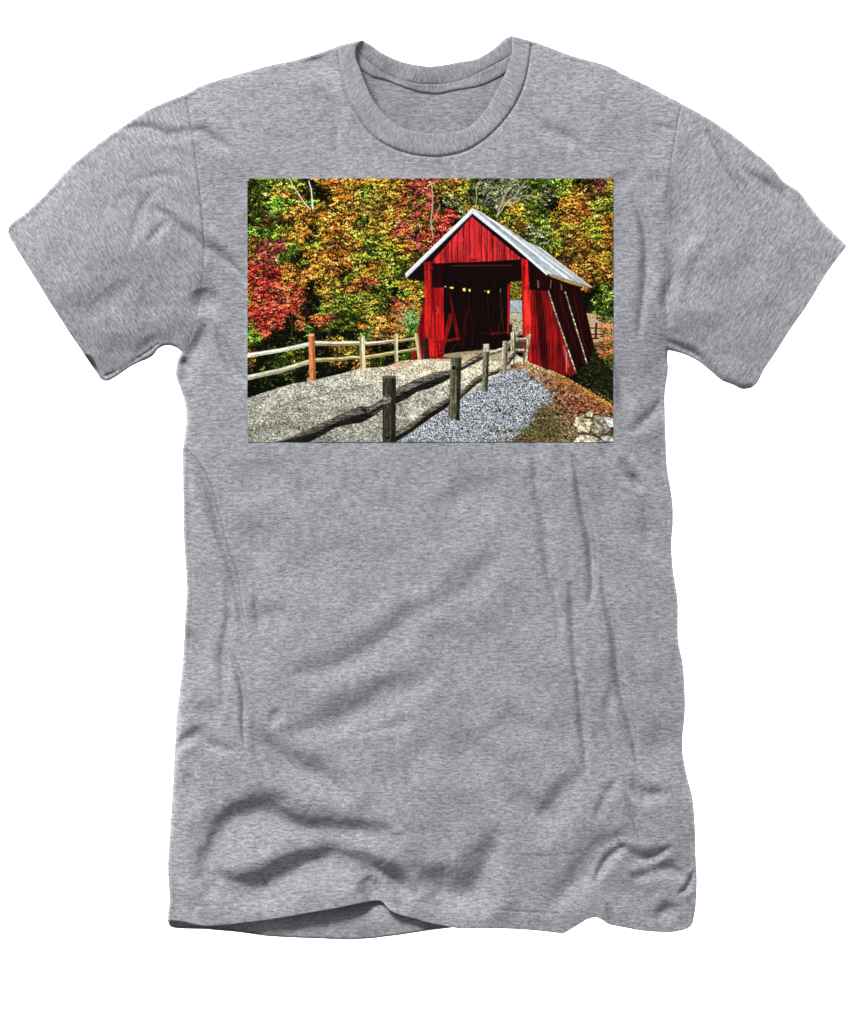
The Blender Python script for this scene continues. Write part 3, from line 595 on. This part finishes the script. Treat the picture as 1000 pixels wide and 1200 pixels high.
# trusses
fill([(526,368),(532,366),(529,380),(522,405),(519,414),(515,412),(520,395)], C(112,20,20), 1, planks_v); fill([(526,340),(531,358),(540,398),(536,400),(530,374)], C(80,14,16), 1, planks_v)
line([(513,401),(526,399),(539,396)], 2.6, C(112,20,20), 1, planks_v); line([(528,412),(537,402)], .7, C(110,40,34), .7)
line([(548,362),(545,380),(541,408)], 4, C(54,11,12), .9, planks_v); line([(549,340),(550,360),(554,385),(553,405)], 1.4, C(64,12,14), .8); line([(571,345),(575,390)], 1, C(70,20,20), .7); line([(586,340),(588,365),(590,387)], 1, C(96,36,32), .7); line([(590,360),(584,388)], 1, C(90,34,30), .7)
line([(576,391),(597,389)], 3, C(96,18,20), .9, planks_v); line([(560,390),(576,391)], 1.6, C(60,14,16), .8)
fill([(595,334),(598.6,330),(598.6,390),(594.5,392)], C(128,24,26), 1, planks_v)
for (x_, y_, w_, h_, cc) in ((522,336,2.2,1.5,(236,214,220)),(529.3,337.4,4.6,2.4,(236,228,112)),(544,339.6,3.6,4,(236,228,130)),(550.3,340.3,2.8,3.4,(216,214,110)),(568.2,341.4,1.2,2,(200,180,170)),(572.3,342.2,3,3.6,(238,232,120)),(586.6,341,1.1,5,(150,140,100))):
    fill([(x_ - w_ / 2, y_ - h_ / 2 + .3), (x_ + w_ / 2, y_ - h_ / 2), (x_ + w_ / 2 - .2, y_ + h_ / 2), (x_ - w_ / 2 + .5, y_ + h_ / 2 - .4)], C(*cc), .95)
# view out of the far side gap
fill([(598.6,330),(611.5,329),(611.5,352),(598.4,352)], C(70,80,30), 1, 1 + .4 * nt2(2, 2, 61))
speck(150, 598.8, 611.5, 330, 352, [(206,168,60),(224,120,60),(110,130,44),(30,36,16),(180,170,70)], lambda x, y: True, (.6, 1.2))
fill([(598,352),(611.8,352),(611.8,366),(597.8,366)], C(156,170,178), 1, grain); fill([(597.8,366),(612.5,366),(614,392),(597,394)], C(176,166,140), 1, grain); line([(598,366),(612,366)], 1, C(110,112,108), .8)
speck(120, 597, 613, 374, 392, [(90,80,60),(206,196,170),(50,44,34),(130,116,90)], lambda x, y: True, (.6, 1.4)); fill([(596,381),(600,379),(600.5,396),(597,397)], C(26,20,18), .9)
fill([(602,400),(616,399),(616,409),(602,411)], C(70,66,58), 1, grain)
# lit gable boards
gab = [(506,306),(520,291),(536,272),(553.5,252),(566,263),(590,283),(612,302.5),(606,304.5),(570,306.5),(540,307.6),(508,309)]
fill(gab, C(178, 46, 50), 1, planks_v)
for k, x_ in enumerate(np.arange(509, 611, 6.9)):
    yt = np.interp(x_, [506, 553.5, 612], [306, 252, 303]) + 1.5; line([(x_, yt), (x_ + .2, np.interp(x_, [508, 606], [308.5, 304.5]))], .9 if k % 2 else 1.3, C(96,10,16), .85)
    line([(x_ + 1.2, yt + 1), (x_ + 1.3, 304)], .7, C(224,74,76), .5)
for k in range(60):
    x_ = rng.uniform(516, 598); y_ = np.interp(x_, [506, 553.5, 612], [306, 252, 303]) + 4; y_ = y_ + rng.uniform(0, 1) * max(303 - y_, 0); line([(x_, y_), (x_ + .1, min(y_ + rng.uniform(2, 9), 305))], rng.uniform(.4, .9), C(*random.choice([(120,16,20),(216,96,92),(90,12,14)])), .45)
for x_ in (524, 545, 560.5, 574): line([(x_, np.interp(x_, [506, 553.5, 612], [306, 252, 303]) + 2), (x_, 306)], 1.2, C(150,24,30), .6)
line([(556.8,258),(557.2,304)], 2.6, C(206,48,52), .7); line([(552,304.5),(558,304.5)], 1.6, C(96,6,10), .9)
line([(508,310),(560,308.4),(611,305.5)], 2.2, C(16,4,5), .95)
# soffit shade left and right, fascia, metal roof
fill([(476,325.6),(500,302),(554,249),(554,253),(508,304.5),(500,331),(488,328)], C(22,12,12)); fill([(554,249),(613,299),(642,322),(640,330),(620,326),(611,303),(553,254)], C(26,10,12))
fill([(497,308),(506,306),(507.5,316),(497.5,316)], C(164,28,30), 1, planks_v)
fill([(497.5,316),(505.5,316),(507,360),(513,418),(503,419),(499.5,400),(498,360)], C(172,34,31), 1, planks_v); line([(506.4,318),(508,362),(513.6,417)], 1, C(60,8,10), .8); line([(498,316),(507,316)], 1, C(90,12,14), .8)
steel = np.ones((H, W, 3), np.float32) * C(166, 171, 176)
st_u = (xx * .70 + yy * .0) ; ang_ = math.atan2(72, 92); dperp = (-(xx - 554) * math.sin(ang_) + (yy - 245) * math.cos(ang_)); r9 = np.random.default_rng(9)
lut = r9.standard_normal(200); lut2 = r9.standard_normal(400)
steel = steel * (1 + .20 * np.interp(dperp, np.linspace(-60, 60, 200), lut) + .14 * np.interp(dperp, np.linspace(-60, 60, 400), lut2) + .06 * nt2(8, 6, 71))[..., None]
roof = [(554,244.5),(563,247.5),(571,253.5),(585.5,262),(597,269),(607,275.5),(617,283),(632,289.5),(645,299),(657,308.5),(676,323),(694,336.8),(678,331.5),(663,326.5),(650,322.4),(643,320.5),(641,322.5),(600,284.5),(575,264)]
fill(roof, steel)
for pts in ([(575,259),(600,279),(628,300)], [(600,273),(640,303)], [(566,254),(586,268)]): line(pts, .9, C(120,100,84), .35)
line([(612,281),(640,302),(672,325)], 2.6, C(226,234,240), .55); line([(590,272),(640,312)], 2, C(130,142,156), .45); line([(600,276),(650,314)], 1.4, C(232,236,240), .4)
line([(632,289.5),(657,308.5),(694,336.8)], 1.1, C(236,236,230), .8); line([(646,300),(672,319)], .6, C(150,70,50), .5)
fill([(643,320.5),(663,326.5),(678,331.5),(692,336.6),(680,335.5),(662,330.6),(645,324.4)], C(150,140,96), 1, grain); line([(645,325.4),(662,331.8),(682,337.5)], 1.2, C(34,30,22), .9)
fill([(475,320.5),(554,244),(553.4,250.6),(476,326)], C(206,214,218), 1, 1 + .06 * nt2(6, 2, 72)); line([(475.5,321.5),(553.5,246)], 1, C(244,246,246), .9); line([(478,324.5),(553,252)], .8, C(110,116,120), .7)
fill([(553.6,244),(557,246),(600,281.5),(642.5,319.4),(641,323),(600,287.5),(553.4,250.4)], C(198,208,214), 1, 1 + .06 * nt2(6, 2, 73)); line([(556,248.5),(600,285.2),(640.5,321.5)], 1, C(246,248,250), .85); line([(560,248.5),(600,282),(641,317.5)], .7, C(96,104,112), .6)
# right portal post and battered side wall
fill([(611,302.5),(618.5,305),(620.5,340),(622,420),(613,416),(612,360)], C(170,30,30), 1, planks_v)
fill([(619.5,311),(641,323),(650,326),(679,337),(686,362),(696,412),(688,424),(680,428),(676,436),(640,420),(622,420),(621,345)], C(34,7,9), 1, planks_v)
fill([(620,311),(641,323),(641,338),(633,339),(621,338)], C(34,8,9), 1, planks_v); fill([(629.5,328),(631.6,329),(632,337),(630,337.5)], C(120,120,90), .8)
fill([(614,340),(622,339.5),(623.5,380),(624,424),(617,422),(614.5,380)], C(206,50,40), 1, planks_v)
fill([(622,340),(630,340),(643,342),(650,362),(662,398),(675,436),(670,441),(655,436.5),(635,430),(622,425)], C(126,20,22), 1, planks_v)
fill([(627,340),(635,340),(641,400),(644,434),(636,431),(631,400)], C(58,8,11), .85, planks_v)
fill([(641,340),(647,342),(652,366),(648,366)], C(44,8,10), .6, planks_v)
for x_, xb in ((626,629),(637,646),(641,653),(645,662)): line([(x_, 342), (xb, 434)], .8, C(70,8,12), .7)
line([(661,405),(666,430)], 3.4, C(196,120,120), .5, planks_v); line([(664,412),(664,436)], 1.6, C(220,190,180), .5)
for (a0, a1, a2) in (((643,340),(650,362),(676,437)), ((663,342),(669,362),(689,427))):
    line([a0, a1, a2], 3.2, C(28,8,8), .95); line([(a0[0] - .6, a0[1]), (a1[0] - .6, a1[1]), (a2[0] - .6, a2[1])], 1.6, C(170,160,138), .95, 1 + .35 * nt2(3, 3, 74))
line([(646,328),(645,338)], 1.1, C(130,126,90), .8); line([(657.5,333),(658.5,340)], 1.5, C(130,126,90), .8)
line([(672,345),(684,400),(690,415)], 1.2, C(96,14,18), .7); line([(655,345),(672,400),(684,424)], 1.2, C(94,12,16), .6); line([(679,338),(686,364),(697,412)], 1.8, C(20,8,8), .9)
fill([(676,436),(690,424),(697,412),(704,420),(719,436),(719,470),(700,458),(684,448)], C(24,26,16), .85, 1 + .5 * nt2(2, 2, 75))
speck(260, 678, 719, 414, 466, [(60,90,34),(90,120,46),(20,24,12),(40,56,22),(110,70,40)], lambda x, y: y < ridge(x) - 1 and x - 678 > (440 - y) * .6, (.6, 1.3))
speck(180, 668, 719, 428, 474, [(14,14,10),(34,26,18)], lambda x, y: abs(y - ridge(x) + 1.5) < 2.5, (.6, 1.6))

# ---- split rail fences
wd = 1 + .30 * nt2(16, 1.5, 81) + .22 * nt2(4, 2.4, 82); wdv = 1 + .28 * nt2(1.6, 18, 83) + .16 * nt2(2, 3, 84)
def rail(top, bot, col, shade, tex=None):
    tex = wd if tex is None else tex
    fill(list(top) + list(bot)[::-1], col, 1, tex)
    tp, bt = np.array(top, float), np.array(bot, float)
    bb = np.stack([np.interp(tp[:, 0], bt[:, 0], bt[:, 0]), np.interp(tp[:, 0], bt[:, 0], bt[:, 1])], 1); lo_ = tp * .5 + np.stack([tp[:, 0], bb[:, 1]], 1) * .5
    fill(list(map(tuple, lo_)) + list(bot)[::-1], shade, .8, tex)
def post(pts, col, shade, side=1):
    fill(pts, col, 1, wdv)
    (ax, ay), (bx_, by), (cx, cy), (dx, dy) = pts     # tl tr br bl
    if side > 0: fill([(ax * .35 + bx_ * .65, ay), (bx_, by), (cx, cy), (dx * .35 + cx * .65, cy)], shade, .75, wdv)
    else: fill([(ax, ay), (ax * .6 + bx_ * .4, ay), (dx * .6 + cx * .4, cy), (dx, dy)], shade, .75, wdv)
wd_near, wdv_near = wd, wdv; wd = 1 + .10 * nt2(14, 1.4, 85) + .06 * nt2(4, 2.4, 86); wdv = 1 + .10 * nt2(1.5, 16, 87) + .06 * nt2(2, 3, 88)
cr, crs = C(222,216,194), C(150,144,120); tn, tns = C(204,188,142), C(120,104,70)
rail([(290,414),(330,408),(366,400)], [(290,419),(330,412.6),(366,405)], C(236,234,220), C(176,170,150)); rail([(290,439.5),(330,431),(366,420)], [(290,445.5),(330,436.6),(366,425.4)], C(204,200,178), C(140,136,112))
rail([(368,399.4),(395,400),(422,399.6)], [(368,405),(395,405.4),(422,404.4)], cr, tns); rail([(369,419.5),(400,418.5),(410,416.8),(422,417.2)], [(369,424.4),(400,422.6),(410,421),(422,421)], tn, tns)
rail([(427,400.6),(445,399.6),(463,397.4)], [(427,405),(445,403.8),(463,401)], cr, tns); rail([(427,416.6),(445,414),(463,410.8)], [(427,421),(445,418.4),(463,415.4)], tn, tns)
rail([(466,398),(478,396.4),(490,394.6)], [(466,401.4),(478,399.6),(490,398.2)], tn, tns); rail([(466,411),(478,409),(492,406.6)], [(466,414),(478,412.4),(492,410)], tn, tns)
post([(361.6,391),(369,391),(370.3,446),(362.8,446)], C(196,128,84), C(130,76,44)); fill([(362,391),(368.5,391),(368,394),(362,394)], C(220,190,160), .8); fill([(360,443),(363,442),(363,446),(360,446)], C(180,150,120))
post([(421.3,394),(427.6,394),(428.6,432.5),(422.3,432)], C(210,204,172), C(120,110,80), -1); post([(462.2,391),(466.4,391),(467,424),(463,424)], C(210,202,168), C(130,116,84), -1); post([(485.6,390.4),(490.4,390.6),(494.8,421.6),(490,421.6)], C(196,180,140), C(110,96,66))
post([(496.3,396.6),(501.8,396.2),(503.4,420.6),(497.4,421)], C(44,42,40), C(20,18,18))
wd, wdv = wd_near, wdv_near
gw, gws = C(122,116,104), C(34,32,28); lw, lws = C(176,170,148), C(84,78,62)
# far return beside the portal
rail([(603,396),(612,396),(620,394.6)], [(603,401),(612,400),(620,398.6)], lw, lws); rail([(602,408),(610,409),(618,408.6)], [(602,412),(610,412.4),(618,412)], lw, lws)
post([(617,391),(622.2,391.4),(617.6,424),(612.8,423.6)], lw, lws, -1)
rail([(570,412),(582,409.4),(590,406),(598,398),(603,390),(609,387)], [(570,417.6),(584,414.4),(592,411.6),(600,404),(606,395.6),(611,391)], lw, lws)
post([(598.6,389.5),(604.6,389),(603.2,426),(598,426.4)], lw, lws)
rail([(570,437),(580,434),(590,427),(597,418),(603,411.6)], [(570,442),(582,438.4),(593,431),(600,422.6),(604.6,416)], C(120,114,98), gws)
post([(589.4,399.6),(596.4,399.4),(593.4,437.8),(585.4,437.4)], lw, lws)
line([(604,391),(608,388.6),(610,386)], 2.4, lw, .9, wd)
rail([(538,429),(552,420),(562,414.6),(573,411)], [(538,436),(553,428),(564,422),(573,418.4)], C(124,118,100), gws); rail([(538,462),(546,453.6),(556,443),(573,434)], [(538,469),(549,459),(558,451),(573,441)], C(98,92,78), gws)
post([(566.2,403),(573.6,403),(571.8,458.4),(565,457.6)], C(124,120,104), C(36,34,28)); fill([(566.6,403),(573.2,403),(573,412),(567,412)], C(206,202,184), .7, wdv)
rail([(462,457),(478,449),(496,441),(510,436),(522,434.6),(534,430.6)], [(462,474),(476,467.6),(490,458.6),(504,455),(521,447),(534,439.4)], C(98,93,86), C(16,15,14))
rail([(462,506),(484,495),(500,480),(516,471),(536,460.6)], [(462,519),(484,505),(506,489),(520,480),(536,467)], C(92,88,78), C(12,11,10))
post([(528.6,416),(541,416),(538.8,492.4),(525.6,489.6)], C(96,94,74), C(30,30,24)); fill([(529,416),(540.8,416),(540.5,419),(529.2,419)], C(150,150,126), .8); fill([(530,429),(534,429),(534,433),(530,433)], C(14,12,10))
rail([(321,518),(345,509.5),(370,499),(400,485),(424.5,475),(430,476.4),(440,473),(453,464),(460,464.4)], [(362,518),(380,509),(393,501),(412,496.6),(424,495),(435,489.4),(447,481),(455,476),(460,472)], C(88,84,77), C(16,15,14))
line([(330,516.5),(370,501),(400,487.4),(424,477)], 1.1, C(130,126,114), .5, wd); line([(434,480),(446,473.5),(456,466.5)], 1.6, C(150,144,130), .7, wd); line([(436,486),(450,477)], 1.2, C(120,114,102), .6, wd); fill([(424,479),(429,478),(431,485),(425,488)], C(24,22,20), .8)
line([(345,515),(375,502),(410,487)], 1.4, C(52,48,44), .6, wd); line([(425,483),(427,484)], 2, C(190,184,170), .5)
line([(470,455),(496,443.5),(518,437)], 1.4, C(130,126,112), .4, wd); line([(466,505),(486,494),(502,480.5),(530,465)], 1.3, C(140,134,120), .45, wd)
post([(448.6,440.6),(464.4,440.2),(463.8,518.5),(448.6,518.5)], C(62,60,50), C(32,31,26)); fill([(449,440.4),(464,440),(463.6,443.4),(449.4,443.4)], C(104,102,92), .8); line([(449,442),(449.2,518)], .8, C(26,24,20), .8)
fill([(449.5,460.6),(454,461.4),(459.5,466),(458,470.6),(449,474.6)], C(120,114,102), .9, wd); line([(450,462),(456,468)], 1, C(36,32,28), .8); line([(452,513),(456,513)], 3, C(16,14,12), .9)

INK = 0.80
# crisp, contrasty finish of the printed photograph
def blur(a, n=1):
    for _ in range(n):
        p = np.pad(a, ((1, 1), (1, 1), (0, 0)), 'edge'); a = (p[:-2, 1:-1] + p[2:, 1:-1] + p[1:-1, :-2] + p[1:-1, 2:] + 2 * p[1:-1, 1:-1]) / 6
    return a
img = blur(img.clip(0, 1)); img = np.clip(img + .85 * (img - blur(img, 2)), 0, 1)
img = np.clip(img, 0, 1) ** 1.10; img = img + .10 * (img * img * (3 - 2 * img) - img); img = (img * 1.03).clip(0, 1)
lin = INK * np.where(img <= .04045, img / 12.92, ((img + .055) / 1.055) ** 2.4)
px = np.linspace(PX0, PX1, W); py = np.linspace(PY0, PY1, H)
g = np.stack(np.broadcast_arrays(px[None, :], py[:, None]), -1)
P = to3((g - (500, 600)) * .9962 + (500, 600), -(samp(HF, g) + 0.9)) - OFF
M_P = bpy.data.materials.new('printed_ink'); nt, b = nodes(M_P)
at = nt.nodes.new('ShaderNodeAttribute'); at.attribute_name = 'ink'; nt.links.new(at.outputs['Color'], b.inputs['Base Color'])
b.inputs['Roughness'].default_value = .9; b.inputs['Specular IOR Level'].default_value = .03
pr = mesh_obj('printed_picture', P, grid_faces(W, H), M_P, shirt)
ca = pr.data.color_attributes.new('ink', 'FLOAT_COLOR', 'POINT')
ca.data.foreach_set('color', np.concatenate([lin.reshape(-1, 3), np.ones((W * H, 1))], 1).astype(np.float32).ravel())
pr['label'] = 'rectangular full colour photo print of a red covered bridge among autumn trees'
